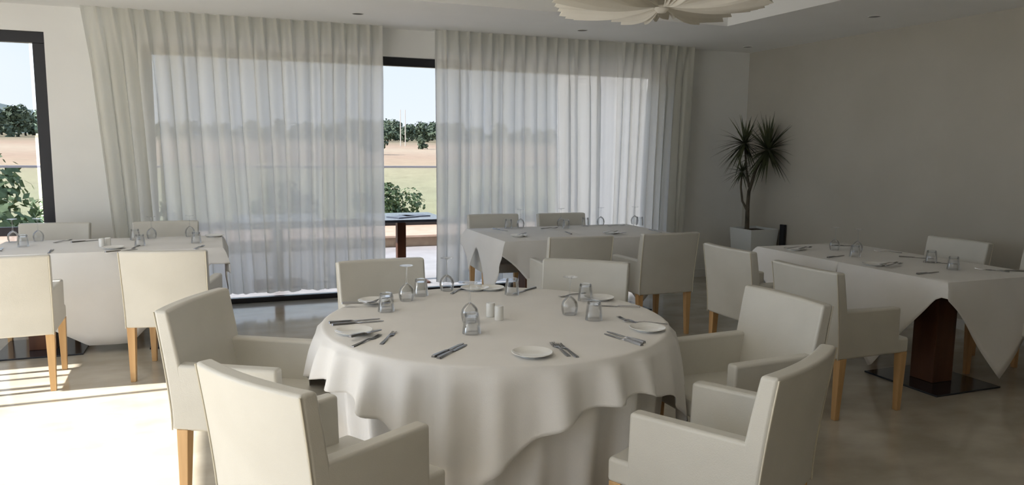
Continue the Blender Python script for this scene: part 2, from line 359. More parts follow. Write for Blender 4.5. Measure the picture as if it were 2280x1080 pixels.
# curtains ---------------------------------------------------------------
def curtain(name, label, xt0, xt1, xb0, xb1, seed, zb=.14, zt=2.695, lam=.118, y=7.50, group=None, flat=None):
    rnd = random.Random(seed); n = int(abs(xt1-xt0)/lam); per = 14; N = n*per; R = 34
    ph = [rnd.uniform(-.7,.7) for _ in range(n+2)]; am = [rnd.uniform(.6,1.25) for _ in range(n+2)]
    bm = bmesh.new(); rows = []
    for j in range(R+1):
        v = j/R; z = zt + (zb-zt)*v; row = []
        vv = min(1, v*5)
        for i in range(N+1):
            u = i/N; k = u*n; ki = int(min(k, n-1)); fr = k-ki
            A = am[ki]*(1-fr)+am[ki+1]*fr; P = ph[ki]*(1-fr)+ph[ki+1]*fr
            a = 2*pi*k
            pin = -abs(cos(a/2))**14*.050            # pinch pleats at the heading
            soft = (.036*sin(a+P*2*vv)*A + .013*sin(2*a+P*5+seed) + .008*sin(3.3*a+P*3)*v + .018*sin(a*.37+seed+v*1.3))
            fl = 1. if not flat else min(1, max(0,(u-flat[0])/.03) if u>(flat[0]+flat[1])/2 and False else (0.06 if flat[0]<u<flat[1] else 1))
            wv = (pin*(1-vv) + soft*vv)*fl
            sway = .02*sin(v*2.6+k*.55)*v
            x = (xt0+(xt1-xt0)*u)*(1-v) + (xb0+(xb1-xb0)*u)*v + .026*cos(a+P)*A*vv*fl + sway
            row.append(bm.verts.new((x, y+wv-.012*v, z + (0 if j<R else .006*sin(a*.5)))))
        rows.append(row)
    for a,b in zip(rows,rows[1:]):
        for i in range(N): bm.faces.new([a[i],a[i+1],b[i+1],b[i]])
    # heading tape and hem as sub-pieces of the cloth thing
    t = thing(name, label, 'curtain', (0,0,0), 0, group)
    obj('curtain_panel', bm, 'sheer', t, angle=180)
    tr = BX((min(xt0,xt1),max(xt0,xt1),y-.02,y+.02,zt+.0005,zt+.0045)); obj('curtain_track', tr, 'white_paint', t, smooth=False)
    return t
curtain('sheer_curtain', 'wide cream sheer curtain hanging left of the bright window gap', -1.02, 1.55, -.86, 1.52, 3, group='sheer curtains')
curtain('sheer_curtain', 'cream sheer curtain hanging right of the bright window gap, behind the far table', 2.07, 3.90, 2.06, 3.96, 8, group='sheer curtains')
curtain('sheer_curtain', 'narrow cream sheer curtain at the right end of the window, beside the bare wall', 3.90, 5.13, 3.92, 5.02, 5, lam=.105, flat=(.0,.22), group='sheer curtains')

# chandelier ---------------------------------------------------------------
t = thing('pendant_lamp', 'large cream pleated fabric pendant lamp hanging from the raised ceiling tray', 'lamp', (2.57,4.10,0))
NP = 8; LZ = 2.40
for k in range(NP):
    a0 = 2*pi*k/NP + .52; rnd = random.Random(k); bm = bmesh.new(); rows = []
    npl = 7; half = pi/NP*1.10; R1 = .62+.05*rnd.random()
    tooth = [rnd.uniform(.4,1.6) for _ in range(npl*2+1)]
    for j in range(11):
        v = j/10; row = []
        for i in range(npl*2+1):
            u = i/(npl*2)*2-1; th = a0 + u*half*(.30+.70*v); s = 1 if i%2 else -1
            r = .04 + (R1-.04)*v*(1-.13*u*u) + .045*s*tooth[i]*v**3
            z = LZ - .03*sin(pi*v)*(1-u*u) + .03*v*v + .040*u*u*v - .024*s*v*tooth[i]
            row.append(bm.verts.new((r*cos(th), r*sin(th), z)))
        rows.append(row)
    row = []
    for i in range(npl*2+1):
        u = i/(npl*2)*2-1; th = a0 + u*half; r = (R1-.04)*(1-.13*u*u)-.05
        row.append(bm.verts.new((r*cos(th), r*sin(th), LZ+.22+.012*(1 if i%2 else -1))))
    rows.append(row)
    for a,c in zip(rows,rows[1:]):
        for i in range(npl*2): bm.faces.new([a[i],a[i+1],c[i+1],c[i]])
    o = obj('fabric_petal', bm, 'pleat', t, smooth=False)
    s = o.modifiers.new('s','SOLIDIFY'); s.thickness = .002
obj('lamp_frame', lathe(bmesh.new(), [(0,2.615),(.50,2.615),(.52,2.635),(.50,2.655),(0,2.655)], 36), 'pleat', t)
obj('centre_knot', lathe(bmesh.new(), [(0,2.365),(.025,2.37),(.045,2.39),(.04,2.41),(0,2.42)], 20), 'pleat', t)
obj('suspension_rod', tube(bmesh.new(), [(0,0,2.65),(0,0,RH-.02)], .012), 'white_paint', t)
obj('ceiling_canopy', lathe(bmesh.new(), [(0,RH-.03),(.07,RH-.03),(.08,RH),(0,RH)], 24), 'white_paint', t)

# ------------------------------------------------------------------ chairs
def arch(u): return 1-(2*u-1)**2
def make_chair():
    t = thing('dining_armchair', 'x', 'chair', group='cream armchairs')
    W, ZB, ZT = .265, .362, .87
    def ry(z):                      # rear surface rake
        v = max(0,(z-.42)/(ZT-.42)); return -.255 - .055*v**1.3
    def back(u,v,w):                # u across, v thickness, w height
        z = ZB+(ZT-ZB)*w; wd = W*(1-.03*(1-w)); bow = .026*arch(u)*(.25+.75*w)
        th = .082-.022*w
        x = -wd+2*wd*u
        return (x, ry(z)-bow + th*v, z + .010*arch(u)*(1 if w==1 else 0)*0)
    b = obj('backrest', gridbox(12,1,12,back), 'leather', t, bevel=.014, seg=3)
    for s in (0,1):                 # stitched piping along the rear edges
        pts = []
        for k in range(13):
            w = k/12*.985; x,y,z = back(s,0,w); pts.append((x*.985, y-.0005, z))
        obj('piping', tube(bmesh.new(), pts, .0035, 6), 'piping', b)
    for s in (-1,1):
        def arm(u,v,w):
            y0, y1 = -.225, .215
            z = ZB + (.645-ZB)*w; y = y0+(y1-y0)*v - .008*w*v
            xo = W - .004 - .004*(1-w); xi = W-.066
            x = xi+(xo-xi)*u
            return (s*x, y, z - .006*v*w)
        obj('armrest', gridbox(1,4,4,arm), 'leather', t, bevel=.014, seg=3)
    def seat(u,v,w):
        x = (-1+2*u)*(W-.010); y = -.19+(.485)*v; z = ZB-.003+(.455-ZB)*w + (.016*arch(u)*arch(min(1,v)) if w==1 else 0)
        return (x,y,z)
    obj('seat', gridbox(8,8,1,seat), 'leather', t, bevel=.016, seg=3)
    for sx in (-1,1):
        for fy in (0,1):
            def leg(u,v,w, sx=sx, fy=fy):
                h = w; a = .016+.009*h; cx = sx*(W-.035+.0*(1-h)); cy = (.262 if fy else -.212-.012*(1-h))
                return (cx+(2*u-1)*a, cy+(2*v-1)*a, .365*h)
            obj('leg', gridbox(1,1,3,leg), 'beech', t, bevel=.003, seg=2)
    return t
chair0 = make_chair(); first = [True]
def chair(x, y, face, label):
    """x,y = middle of the rear top edge; face = heading of the sitter in degrees (0 = +X)"""
    o = chair0 if first[0] else copy_tree(chair0); first[0] = False
    a = radians(face); o.rotation_euler = (0,0,a-pi/2); d = .31
    o.location = (x+cos(a)*d, y+sin(a)*d, 0); o['label'] = label; return o
chair(-.135, 3.58, -28, 'cream armchair left of the round table, its back towards the sunlit floor')
chair(.055, 2.285, 31.5, 'cream armchair seen from behind in front left of the round table')
chair(1.78, 1.87, 118, 'cream armchair at the lower right, front right of the round table')
chair(2.53, 2.81, 181, 'cream armchair at the right side of the round table, facing left')
chair(.90, 4.48, -86, 'cream armchair behind the left half of the round table')
chair(2.09, 4.08, 233, 'cream armchair behind the right half of the round table')
chair(-1.22, 5.22, 92, 'cream armchair at the left edge of the photo, near side of the left table')
chair(-.335, 5.22, 79, 'cream armchair at the near side of the left table, right one of the pair')
chair(-1.27, 7.31, -93, 'cream armchair behind the left table, under the black framed window')
chair(-.42, 7.25, -90, 'cream armchair behind the left table, against the left curtain')
chair(2.61, 5.18, 85, 'cream armchair at the near side of the far table, left one of the pair')
chair(3.42, 5.18, 90, 'cream armchair at the near side of the far table, right one of the pair')
chair(2.60, 7.20, -94, 'cream armchair behind the far table, left one against the right curtain')
chair(3.33, 7.14, -92, 'cream armchair behind the far table, right one against the right curtain')
chair(3.20, 3.47, 1, 'cream armchair at the left side of the right table, nearer the viewer')
chair(3.30, 4.33, 0, 'cream armchair at the left side of the right table, nearer the planter')
chair(5.44, 4.20, 180, 'cream armchair between the right table and the taupe wall')
chair(5.44, 3.41, 180, 'cream armchair at the right photo edge, beyond the right table')

# ------------------------------------------------------------------ tables
TZ = .748
def rect_table(x0,x1,y0,y1, cols, label):
    cx, cy = (x0+x1)/2, (y0+y1)/2
    t = thing('dining_table', label, 'table', (cx,cy,0), 0, 'rectangular pedestal tables')
    obj('tabletop', BX((x0-cx+.004,x1-cx-.004,y0-cy+.004,y1-cy-.004,TZ-.032,TZ)), 'darkwood', t, bevel=.003)
    for px,py in cols:
        p = obj('pedestal', BX((px-cx-.09,px-cx+.09,py-cy-.09,py-cy+.09,.012,TZ-.032)), 'darkwood', t, bevel=.004)
        obj('base_plate', BX((px-cx-.29,px-cx+.29,py-cy-.29,py-cy+.29,0,.012)), 'plate_metal', t, bevel=.003)
    return t
rect_table(-1.58,.03,6.20,7.05, [(-1.24,6.45),(-.22,6.45)], 'left pedestal table under a white cloth, below the left curtain')
rect_table(2.26,4.02,5.92,6.98, [(2.72,6.45),(3.58,6.45)], 'far pedestal table under white cloths, below the right curtain')
rect_table(4.16,5.08,3.28,5.04, [(4.50,3.62),(4.50,4.60)], 'right pedestal table of dark brown wood, beside the taupe wall')

def fold_cloth(name, label, x0,x1,y0,y1, drops, group, z=TZ, amp=.010, seed=1, th=.0016):
    """drops: dict side -> f(t,L) hem drop; t = distance along side; sides S,E,N,W in order round the edge; missing = no skirt"""
    bm = bmesh.new(); rnd = random.Random(seed); rad = .012
    cs = {'S':((x0,y0),(x1,y0),(0,-1)), 'E':((x1,y0),(x1,y1),(1,0)), 'N':((x1,y1),(x0,y1),(0,1)), 'W':((x0,y1),(x0,y0),(-1,0))}
    pts = []
    order = 'SENW'
    for si, s in enumerate(order):
        a,b,n = cs[s]; L = math.dist(a,b); k = max(8, int(L/.03))
        for i in range(k+1):
            tt = i/k*L
            x = a[0]+(b[0]-a[0])*i/k; y = a[1]+(b[1]-a[1])*i/k
            d = drops[s](tt, L) if s in drops else 0.004
            nn = Vector((n[0],n[1]))
            pn = cs[order[si-1]][2]; nx_ = cs[order[(si+1)%4]][2]
            # near a corner the skirt swings round
            e0 = min(1, tt/.10); e1 = min(1, (L-tt)/.10)
            if s in drops:
                if order[si-1] in drops: nn = nn + Vector(pn)*(1-e0)*.95
                if order[(si+1)%4] in drops: nn = nn + Vector(nx_)*(1-e1)*.95
            nn.normalize()
            cf = (1-e0)*(order[si-1] in drops)+(1-e1)*(order[(si+1)%4] in drops)
            pts.append((x,y,nn,max(d,.003),tt,cf))
    n = len(pts); R = 9; rows = [[bm.verts.new((x,y,z+.0022)) for x,y,nn,d,tt,cf in pts]]
    for j in range(1,R+1):
        v = j/R; row = []
        for i,(x,y,nn,d,tt,cf) in enumerate(pts):
            out = .0045 + rad*min(1,v*3)*(d>.02) + (amp*sin(tt*13+seed+v)*v*min(1,d/.3) + amp*.8*v*min(1,d/.25))*(1-min(1,cf)) + .055*v*min(1,cf)*min(1,d/.1)
            zz = z+.0022 - d*v
            row.append(bm.verts.new((x+nn.x*out, y+nn.y*out, zz)))
        rows.append(row)
    for a,b in zip(rows,rows[1:]):
        for i in range(n):
            j = (i+1)%n; bm.faces.new([a[i],a[j],b[j],b[i]])
    bmesh.ops.remove_doubles(bm, verts=bm.verts, dist=.0004)
    top = [v for v in bm.verts if abs(v.co.z-(z+.0022)) < 1e-5]
    xs = sorted(top, key=lambda v: atan2(v.co.y-(y0+y1)/2, v.co.x-(x0+x1)/2)); bm.faces.new(xs)
    o = obj(name, bm, 'cloth', angle=50); s = o.modifiers.new('s','SOLIDIFY'); s.thickness = th; s.offset = 1
    tag(o, label, 'tablecloth', group); return o
def vee(c, tip, slope, mn=.09): return lambda t,L: max(mn, tip-slope*abs(t-c))
def vees(cs, tip, slope, mn=.09): return lambda t,L: max(mn, max(tip-slope*abs(t-c) for c in cs))
G = 'white tablecloths on the rectangular tables'
fold_cloth('tablecloth', 'white cloth draping in a low point over the left table', -1.58,.03,6.20,7.05,
  {'S':lambda t,L: min(.69, max(.12,.80-(.62 if t<.84 else 1.0)*abs(t-.84))), 'E':lambda t,L: max(.20,.42-.7*abs(t-.42)), 'N':lambda t,L: .11, 'W':vee(.42,.45,.9)}, G, seed=2)
fold_cloth('tablecloth', 'white cloth with hanging points over the left half of the far table', 2.26,3.134,5.92,6.98,
  {'S':vee(.44,.62,1.15), 'W':lambda t,L: max(.14, .60-1.35*abs(t-.72), .40-1.6*abs(t-.18)), 'N':lambda t,L: .10}, G, seed=4, amp=.014)
fold_cloth('tablecloth', 'white cloth with hanging points over the right half of the far table', 3.146,4.02,5.92,6.98,
  {'S':vee(.44,.62,1.15), 'E':vee(.53,.55,1.0), 'N':lambda t,L: .10}, G, seed=5)
fold_cloth('tablecloth', 'white cloth hanging in a long point over the near half of the right table', 4.16,5.08,3.28,4.154,
  {'S':vee(.49,.65,1.12), 'E':lambda t,L: .10, 'W':vee(.34,.68,1.2)}, G, seed=6)
fold_cloth('tablecloth', 'white cloth over the planter end of the right table', 4.16,5.08,4.166,5.04,
  {'N':vee(.46,.6,1.1), 'E':lambda t,L: .10, 'W':vee(.44,.6,1.1)}, G, seed=7)

# round table
RX, RY, RR = 1.20, 3.257, .795
t = thing('round_table', 'large round banquet table hidden under two white cloths', 'table', (RX,RY,0))
obj('tabletop', lathe(bmesh.new(), [(0,.718),(RR-.012,.718),(RR-.006,.73),(RR-.012,TZ-.004),(0,TZ-.004)], 64), 'darkwood', t)
obj('pedestal', lathe(bmesh.new(), [(.12,.02),(.09,.05),(.06,.12),(.06,.66),(.16,.717)], 24), 'darkwood', t)
obj('base_plate', lathe(bmesh.new(), [(0,0),(.36,0),(.36,.015),(.33,.022),(0,.022)], 40), 'plate_metal', t)
def round_cloth(name, label, dropf, outf, zt, R0, N=360, rows=14, corner=.012):
    bm = bmesh.new(); rings = []
    for rr in (.3*R0,.6*R0,.85*R0,R0-.02): rings.append([bm.verts.new((rr*cos(2*pi*i/N), rr*sin(2*pi*i/N), zt)) for i in range(N)])
    for k in range(1,4):
        a = k/3*pi/2; rings.append([bm.verts.new(((R0-.02+.02*sin(a))*cos(2*pi*i/N), (R0-.02+.02*sin(a))*sin(2*pi*i/N), zt-.012*(1-cos(a)))) for i in range(N)])
    for j in range(1,rows+1):
        v = j/rows; rg = []
        for i in range(N):
            th = 2*pi*i/N; d = dropf(th); r, dz = outf(th, v, d); r += R0
            rg.append(bm.verts.new((r*cos(th), r*sin(th), zt-.012-(d-.012)*v+dz)))
        rings.append(rg)
    for a,b in zip(rings,rings[1:]):
        for i in range(N):
            j = (i+1)%N; bm.faces.new([a[i],a[j],b[j],b[i]])
    bm.faces.new(rings[0])
    o = obj(name, bm, 'cloth', angle=180, loc=(RX,RY,0)); s = o.modifiers.new('s','SOLIDIFY'); s.thickness = .0015; s.offset = 1
    tag(o, label, 'tablecloth', 'cloths on the round table'); return o
def fold(th, f, p):
    a = .5+.5*sin(th*f+p+1.1*sin(th*3+p)+.6*sin(th*7+1.7*p)); k = .75+.35*sin(th*5+p*2)
    return (2*a**1.7-1)*k
round_cloth('floor_length_tablecloth', 'floor length white cloth hanging in soft folds under the square overlay',
  lambda th: .735, lambda th,v,d: (-.006 - .070*v**1.1 + .040*v**.5*(fold(th,26,.4)) , 0), TZ-.001, RR)
TIP = radians(-119)
def ov(th):
    a = (th-TIP+pi/4) % (pi/2) - pi/4      # angle from the nearest cloth corner
    # square of half side h: distance to edge
    b = abs(a); dist = .955/ cos(pi/4-b)
    return min(.50, dist-.80)
round_cloth('tablecloth', 'square white overlay cloth with hanging corners on the round table', ov,
  lambda th,v,d: (.010 + min(1,v*2.5)*.006 + (.040+.075*d)*v**.45*(.5+.5*fold(th,27,1.3)) + .020*v, .010*v*fold(th,25,.2)), TZ+.0035, RR+.004)

# ------------------------------------------------------------------ tableware
def knife_bm(L=.235, s=1.):
    bm = bmesh.new()
    prof = [(-.5,.0065,.0035),(-.49,.0085,.0045),(-.30,.0075,.0042),(-.08,.0055,.0035),(-.04,.0050,.003),(0,.0085,.0012),(.2,.0105,.001),(.38,.0100,.001),(.47,.0060,.0008),(.5,.001,.0006)]
    rs = []
    for u,w,h in prof:
        x = u*L; w *= 1.15; rs.append([bm.verts.new(p) for p in ((x,-w,.0006),(x,w,.0006),(x,w*.7,.0008+h*2),(x,-w*.7,.0008+h*2))])
    for a,b in zip(rs,rs[1:]):
        for k in range(4): bm.faces.new([a[k],a[(k+1)%4],b[(k+1)%4],b[k]])
    bm.faces.new(rs[0]); bm.faces.new(rs[-1]); return bm
def strip(bm, pts):
    rs = []
    for x,y,w,z,h in pts: rs.append([bm.verts.new(p) for p in ((x,y-w,z),(x,y+w,z),(x,y+w*.8,z+h),(x,y-w*.8,z+h))])
    for a,b in zip(rs,rs[1:]):
        for k in range(4): bm.faces.new([a[k],a[(k+1)%4],b[(k+1)%4],b[k]])
    bm.faces.new(rs[0]); bm.faces.new(rs[-1])
def fork_bm(L=.2):
    bm = bmesh.new()
    strip(bm, [(-.5*L,0,.0085,.0006,.003),(-.44*L,0,.0095,.0008,.0032),(-.2*L,0,.006,.003,.003),(.02*L,0,.0033,.006,.0035),(.12*L,0,.0045,.005,.003),(.19*L,0,.0105,.0025,.0025),(.25*L,0,.0125,.001,.002)])
    for k in (-1.5,-.5,.5,1.5):
        strip(bm, [(.245*L,k*.0066,.0024,.001,.002),(.36*L,k*.0064,.0022,.001,.002),(.46*L,k*.0060,.0018,.004,.0018),(.5*L,k*.0058,.0010,.006,.0014)])
    return bm
PR = {}
PR['knife'] = obj('dinner_knife', knife_bm(), 'steel')
PR['spreader'] = obj('butter_knife', knife_bm(.17), 'steel')
PR['fork'] = obj('dinner_fork', fork_bm(), 'steel')
PR['plate'] = obj('side_plate', lathe(bmesh.new(), [(0,.0025),(.045,.0025),(.046,0),(.050,0),(.052,.004),(.078,.013),(.080,.0145),(.078,.016),(.054,.0075),(.048,.0055),(0,.0055)], 48), 'china')
PR['shaker'] = obj('salt_shaker', lathe(bmesh.new(), [(0,0),(.0195,0),(.021,.002),(.021,.060),(.0185,.0655),(0,.067)], 28), 'china')
# upturned tumbler: mouth on the cloth, thick base on top
tb = thing('tumbler', 'x', 'glass'); PR['tumbler'] = tb
obj('glass_wall', lathe(bmesh.new(), [(.040,0),(.0405,.003),(.034,.075),(.031,.082),(.0285,.076),(.0375,.003),(.040,0)], 32, cap=False), 'glassware', tb, angle=60)
obj('glass_base', lathe(bmesh.new(), [(0,.074),(.029,.074),(.0315,.081),(.030,.088),(.024,.0905),(0,.0895)], 32), 'glassware', tb)
wg = thing('wine_glass', 'x', 'glass'); PR['wine'] = wg
obj('bowl', lathe(bmesh.new(), [(.033,0),(.0335,.002),(.039,.020),(.0415,.040),(.036,.062),(.022,.080),(.0055,.090),(.004,.088),(.020,.077),(.0345,.060),(.0395,.040),(.0375,.020),(.032,.002),(.033,0)], 32, cap=False), 'glassware', wg, angle=70)
obj('stem', lathe(bmesh.new(), [(.0055,.0895),(.004,.105),(.0036,.150),(.0045,.172),(.010,.178)], 16), 'glassware', wg)
obj('foot', lathe(bmesh.new(), [(0,.1775),(.012,.178),(.034,.1805),(.036,.182),(.034,.1835),(0,.184)], 32), 'glassware', wg)
CAT = {'knife':('dinner_knife','knife'),'spreader':('butter_knife','knife'),'fork':('dinner_fork','fork'),'plate':('side_plate','plate'),'shaker':('salt_shaker','shaker'),'tumbler':('tumbler','glass'),'wine':('wine_glass','glass')}
used = set()
PL = [(i[1],i[2]) for i in ITEMS if i[0]=='plate']
def put(kind,x,y,a,ph):
    o = PR[kind] if kind not in used else copy_tree(PR[kind]); used.add(kind)
    z = TZ+.0045
    on_round = x < 2.2 and y < 4.6 and x > 0
    if on_round:
        z = TZ+.0052
        dx,dy = x-RX,y-RY; r = sqrt(dx*dx+dy*dy); mr = {'plate':.705,'fork':.69,'knife':.68,'spreader':.7}.get(kind,.72)
        if r > mr: x,y = RX+dx*mr/r, RY+dy*mr/r
    elif y > 5.5 and x > 2: y = min(y,6.93); 
    elif y > 5.5: y = min(y,7.0)
    if kind in ('fork','knife','spreader'):
        for px,py in PL:
            if math.dist((x,y),(px,py)) < .135: z += .0165; break
    o.location = (x,y,z); o.rotation_euler = (0,0,a)
    tag(o, ph, CAT[kind][1], 'table settings'); return o
for it in ITEMS: put(*it)

# ------------------------------------------------------------------ planter with dracaena
t = thing('planter', 'tall square white planter in the far right corner', 'planter', (5.82,7.13,0))
def pot(u,v,w):
    s = .150+.045*w; return ((2*u-1)*s,(2*v-1)*s,.64*w)
bm = bmesh.new()
def sq(s,z): return [bm.verts.new((x*s,y*s,z)) for x,y in ((-1,-1),(1,-1),(1,1),(-1,1))]
rs = [sq(.150,0),sq(.195,.64),sq(.180,.64),sq(.176,.60)]
bm.faces.new(rs[0]); bm.faces.new(rs[-1])
for a,b in zip(rs,rs[1:]):
    for k in range(4): bm.faces.new([a[k],a[(k+1)%4],b[(k+1)%4],b[k]])
obj('pot', bm, 'plaster_pot', t, bevel=.004)
obj('potting_soil', BX((-.172,.172,-.172,.172,.59,.615)), 'soil', t, smooth=False)
d = thing('dracaena', 'spiky dracaena plant with three leaf heads standing in the white planter', 'plant', (5.82,7.13,.615))
st = [(-.10,0,-.012),(-.105,0,.15),(-.10,.01,.30),(-.10,0,.45),(-.06,-.05,.70),(.06,-.10,.93)]
obj('stem', tube(bmesh.new(), st, [.028,.025,.022,.02,.017,.014], 10), 'bark', d)
obj('stem', tube(bmesh.new(), [(-.105,0,.22),(-.17,.02,.34),(-.20,.02,.50),(-.21,0,.68)], [.016,.013,.012,.010], 8), 'bark', d)
obj('stem', tube(bmesh.new(), [(-.10,0,.50),(-.13,.03,.72),(-.15,.05,1.0)], [.015,.012,.010], 8), 'bark', d)
def leaf_head(c, R, n, seed, up=.06):
    rnd = random.Random(seed); bm = bmesh.new(); c = Vector(c)
    for i in range(n):
        el = math.asin(rnd.uniform(-.93,.99)); az = rnd.uniform(0,2*pi); L = R*rnd.uniform(.7,1.05)
        dr = Vector((cos(az)*cos(el), sin(az)*cos(el), sin(el)+up)).normalized()
        if dr.x > 0: L = min(L, (XR-.03-5.82-c.x)/dr.x)
        if dr.y > 0: L = min(L, (YB-.18-7.13-c.y)/dr.y)
        side = dr.cross(Vector((0,0,1)))
        if side.length < .1: side = Vector((1,0,0))
        side.normalize(); nrm = side.cross(dr)
        prev = None; w0 = R*.042
        for k in range(7):
            v = k/6; p = c + dr*L*v + Vector((0,0,-1))*(L*.22*v*v)*cos(el)*rnd.uniform(.95,1.05); w = w0*(.5+1.6*v*(1-v)*1.4)*(1-v*.92 if v>.3 else 1)
            q = [bm.verts.new(p-side*w), bm.verts.new(p+nrm*w*.25), bm.verts.new(p+side*w)]
            if prev: bm.faces.new([prev[0],prev[1],q[1],q[0]]); bm.faces.new([prev[1],prev[2],q[2],q[1]])
            prev = q
    return bm
for c,R,n,s in (((.06,-.10,.93),.48,120,1), ((-.15,.05,1.0),.42,85,2), ((-.21,0,.68),.25,60,3)):
    obj('leaves', leaf_head(c,R,n,s), 'leaf', d, angle=180)
tag(obj('upright_panel', BX((XR-.05,XR-.016,6.84,6.91,0.0,.70)), 'black', bevel=.003), 'narrow black upright strip against the taupe wall, right of the planter', 'panel')

# ------------------------------------------------------------------ outside
struct('terrace_floor', BX((-14,5.6,YB+.2,11.5,-.3,-.02)), 'stone')
struct('terrace_floor', BX((-14,XL-.2,YF-6,YB+.2,-.3,-.02)), 'stone_bounce')  # unseen side terrace, its pale colour added as a reflector for the ceiling
struct('terrace_floor', BX((XL-.2,8,YF-6,YF-.2,-.3,-.02)), 'stone')
struct('terrace_kerb', BX((-14,8,11.5,13.4,-.3,.13)), 'kerb')
struct('terrace_coping', BX((-14,8,11.46,13.44,.13,.16)), 'terra')
struct('wall_outside', BX((5.6,6.1,YB+.2,12.2,-.3,4.2)), 'brick')
rl = thing('glass_railing', 'glass balustrade with grey handrail along the terrace edge', 'railing', (0,13.0,.16))
obj('handrail', BX((-14,8,-.03,.03,1.00,1.035)), 'rail', rl, bevel=.004)
obj('base_channel', BX((-14,8,-.05,.05,0,.13)), 'black', rl, bevel=.004)
for k in range(11): obj('glass_panel', BX((-14+k*2+.01,-14+k*2+1.99,-.006,.006,.13,1.0)), 'railglass', rl, smooth=False)

def out_table(x,y,label,menus=False):
    t = thing('outdoor_table', label, 'table', (x,y,-.02), 0, 'terrace tables')
    obj('tabletop', BX((-.45,.45,-.45,.45,.725,.755)), 'tabletop_out', t, bevel=.003)
    obj('leg', BX((-.05,.05,-.05,.05,.02,.725)), 'darkwood', t, bevel=.003)
    obj('base_plate', BX((-.28,.28,-.28,.28,0,.02)), 'darkwood', t, bevel=.003)
out_table(1.98,8.60,'dark topped terrace table with one brown leg, seen through the window gap')
out_table(.62,8.75,'dark topped terrace table behind the left sheer curtain')
for k,(x,y,a,ph) in enumerate([(1.98,8.50,.5,'dark menu card lying on the terrace table, left one'), (2.15,8.62,.2,'dark menu card lying on the terrace table, right one')]):
    bm = BX((-.15,.15,-.11,.11,0,.008)); o = obj('menu_card', bm, 'paper', loc=(x,y,.7352), rot=(0,0,a), bevel=.001); tag(o, ph, 'menu', 'menus on the terrace table')

# land
def gz(x,y):
    t = max(0,(y-16)); 
    z = -4.2 + 3.0*min(1,t/90)**1.0 + 4.2*max(0,min(1,(y-100)/220)) + 3.0*max(0,min(1,(y-300)/200))
    return z + .35*noise.noise(Vector((x*.03,y*.03,0)))*min(1,t/20)
bm = bmesh.new(); rows = []
ys = [13.2,14,16,19,23,28,34,41,50,60,72,86,102,120,142,168,200,235,275,320,370,430,500]
for y in ys:
    w = 90 + y*1.1; rows.append([bm.verts.new((-w+2.6*w*i/60, y, -4.2 if y<15 else gz(-w+2.6*w*i/60,y))) for i in range(61)])
for a,b in zip(rows,rows[1:]):
    for i in range(60): bm.faces.new([a[i],a[i+1],b[i+1],b[i]])
o = obj('field', bm, 'land'); o['kind'] = 'structure'
struct('ground', BX((-90,90,-60,13.2,-4.6,-4.2)), 'land')
# distant hill behind the left window
bm = bmesh.new(); rows = []
for j in range(13):
    v = j/12; row = []
    for i in range(61):
        x = -1000 + 1500*i/60; hgt = 6 + 52*math.exp(-((x+330)/200)**2) + 4*noise.noise(Vector((x*.012,3,0)))
        row.append(bm.verts.new((x, 760+260*v, hgt*sin(v*pi/2)+2.5*noise.noise(Vector((x*.03,v*5,0))) )))
    rows.append(row)
for a,b in zip(rows,rows[1:]):
    for i in range(60): bm.faces.new([a[i],a[i+1],b[i+1],b[i]])
o = obj('distant_hill', bm, 'hill'); o['kind'] = 'structure'

def foliage(n, rx, ry, rz, cz, s, seed):
    rnd = random.Random(seed); bm = bmesh.new()
    lobes = [(Vector((rnd.uniform(-.55,.55)*rx, rnd.uniform(-.55,.55)*ry, cz+rnd.uniform(-.5,.55)*rz)), rnd.uniform(.35,.6)) for _ in range(9)]
    for i in range(n):
        c,k = rnd.choice(lobes); dv = Vector((rnd.gauss(0,1),rnd.gauss(0,1),rnd.gauss(0,1))).normalized()*rnd.uniform(.6,1.)
        p = c + Vector((dv.x*rx*k, dv.y*ry*k, dv.z*rz*k))
        nn = (dv+Vector((rnd.uniform(-.7,.7),rnd.uniform(-.7,.7),rnd.uniform(-.3,.9)))).normalized()
        a = nn.orthogonal().normalized(); a.rotate(Matrix.Rotation(rnd.uniform(0,6.28),3,nn)); b = nn.cross(a); q = s*rnd.uniform(.6,1.4)
        bm.faces.new([bm.verts.new(p+a*q), bm.verts.new(p+b*q*.6), bm.verts.new(p-a*q), bm.verts.new(p-b*q*.6)])
    return bm
def bush_proto(name, n, rx, ry, rz, s, seed, m='olive', trunk=True, h=1.0):
    t = thing(name, 'x', 'tree')
    obj('foliage', foliage(n, rx, ry, rz, h+rz*.6, s, seed), m, t, smooth=False)
    if trunk: obj('trunk', tube(bmesh.new(), [(0,0,-.1),(.05*rx,0,h*.6),(0,0,h+rz*.5)], [.09*rx,.07*rx,.05*rx], 8), 'bark', t)
    return t
pb = bush_proto('olive_tree', 2600, 2.0, 1.9, 1.5, .11, 11)
def along(px_dir, d): # helper: world xy from a compass direction (deg from +Y to +X) and a distance
    a = radians(px_dir); return d*sin(a), d*cos(a)
OL = [(12.0,36,1.02,'rounded olive tree in the dry field seen through the window gap'),
      (15.0,30,.55,'small olive bush low in the window gap beside the railing'),
      (10.9,31,.62,'low olive bush at the left of the window gap'),
      (-13.6,22,1.30,'nearest olive bush behind the railing in the left window'),
      (-9.6,27,1.2,'olive bush behind the railing at the right of the left window'),
      (-17.5,30,1.7,'olive tree at the left photo edge behind the railing'),
      (-6.0,21,.8,'small olive bush hidden low behind the black window jamb'),
      (-4,30,1.0,'olive tree veiled by the left half of the left curtain'),
      (4,34,1.1,'olive tree veiled by the right half of the left curtain'),
      (20,32,1.1,'olive tree veiled by the curtain right of the window gap')]
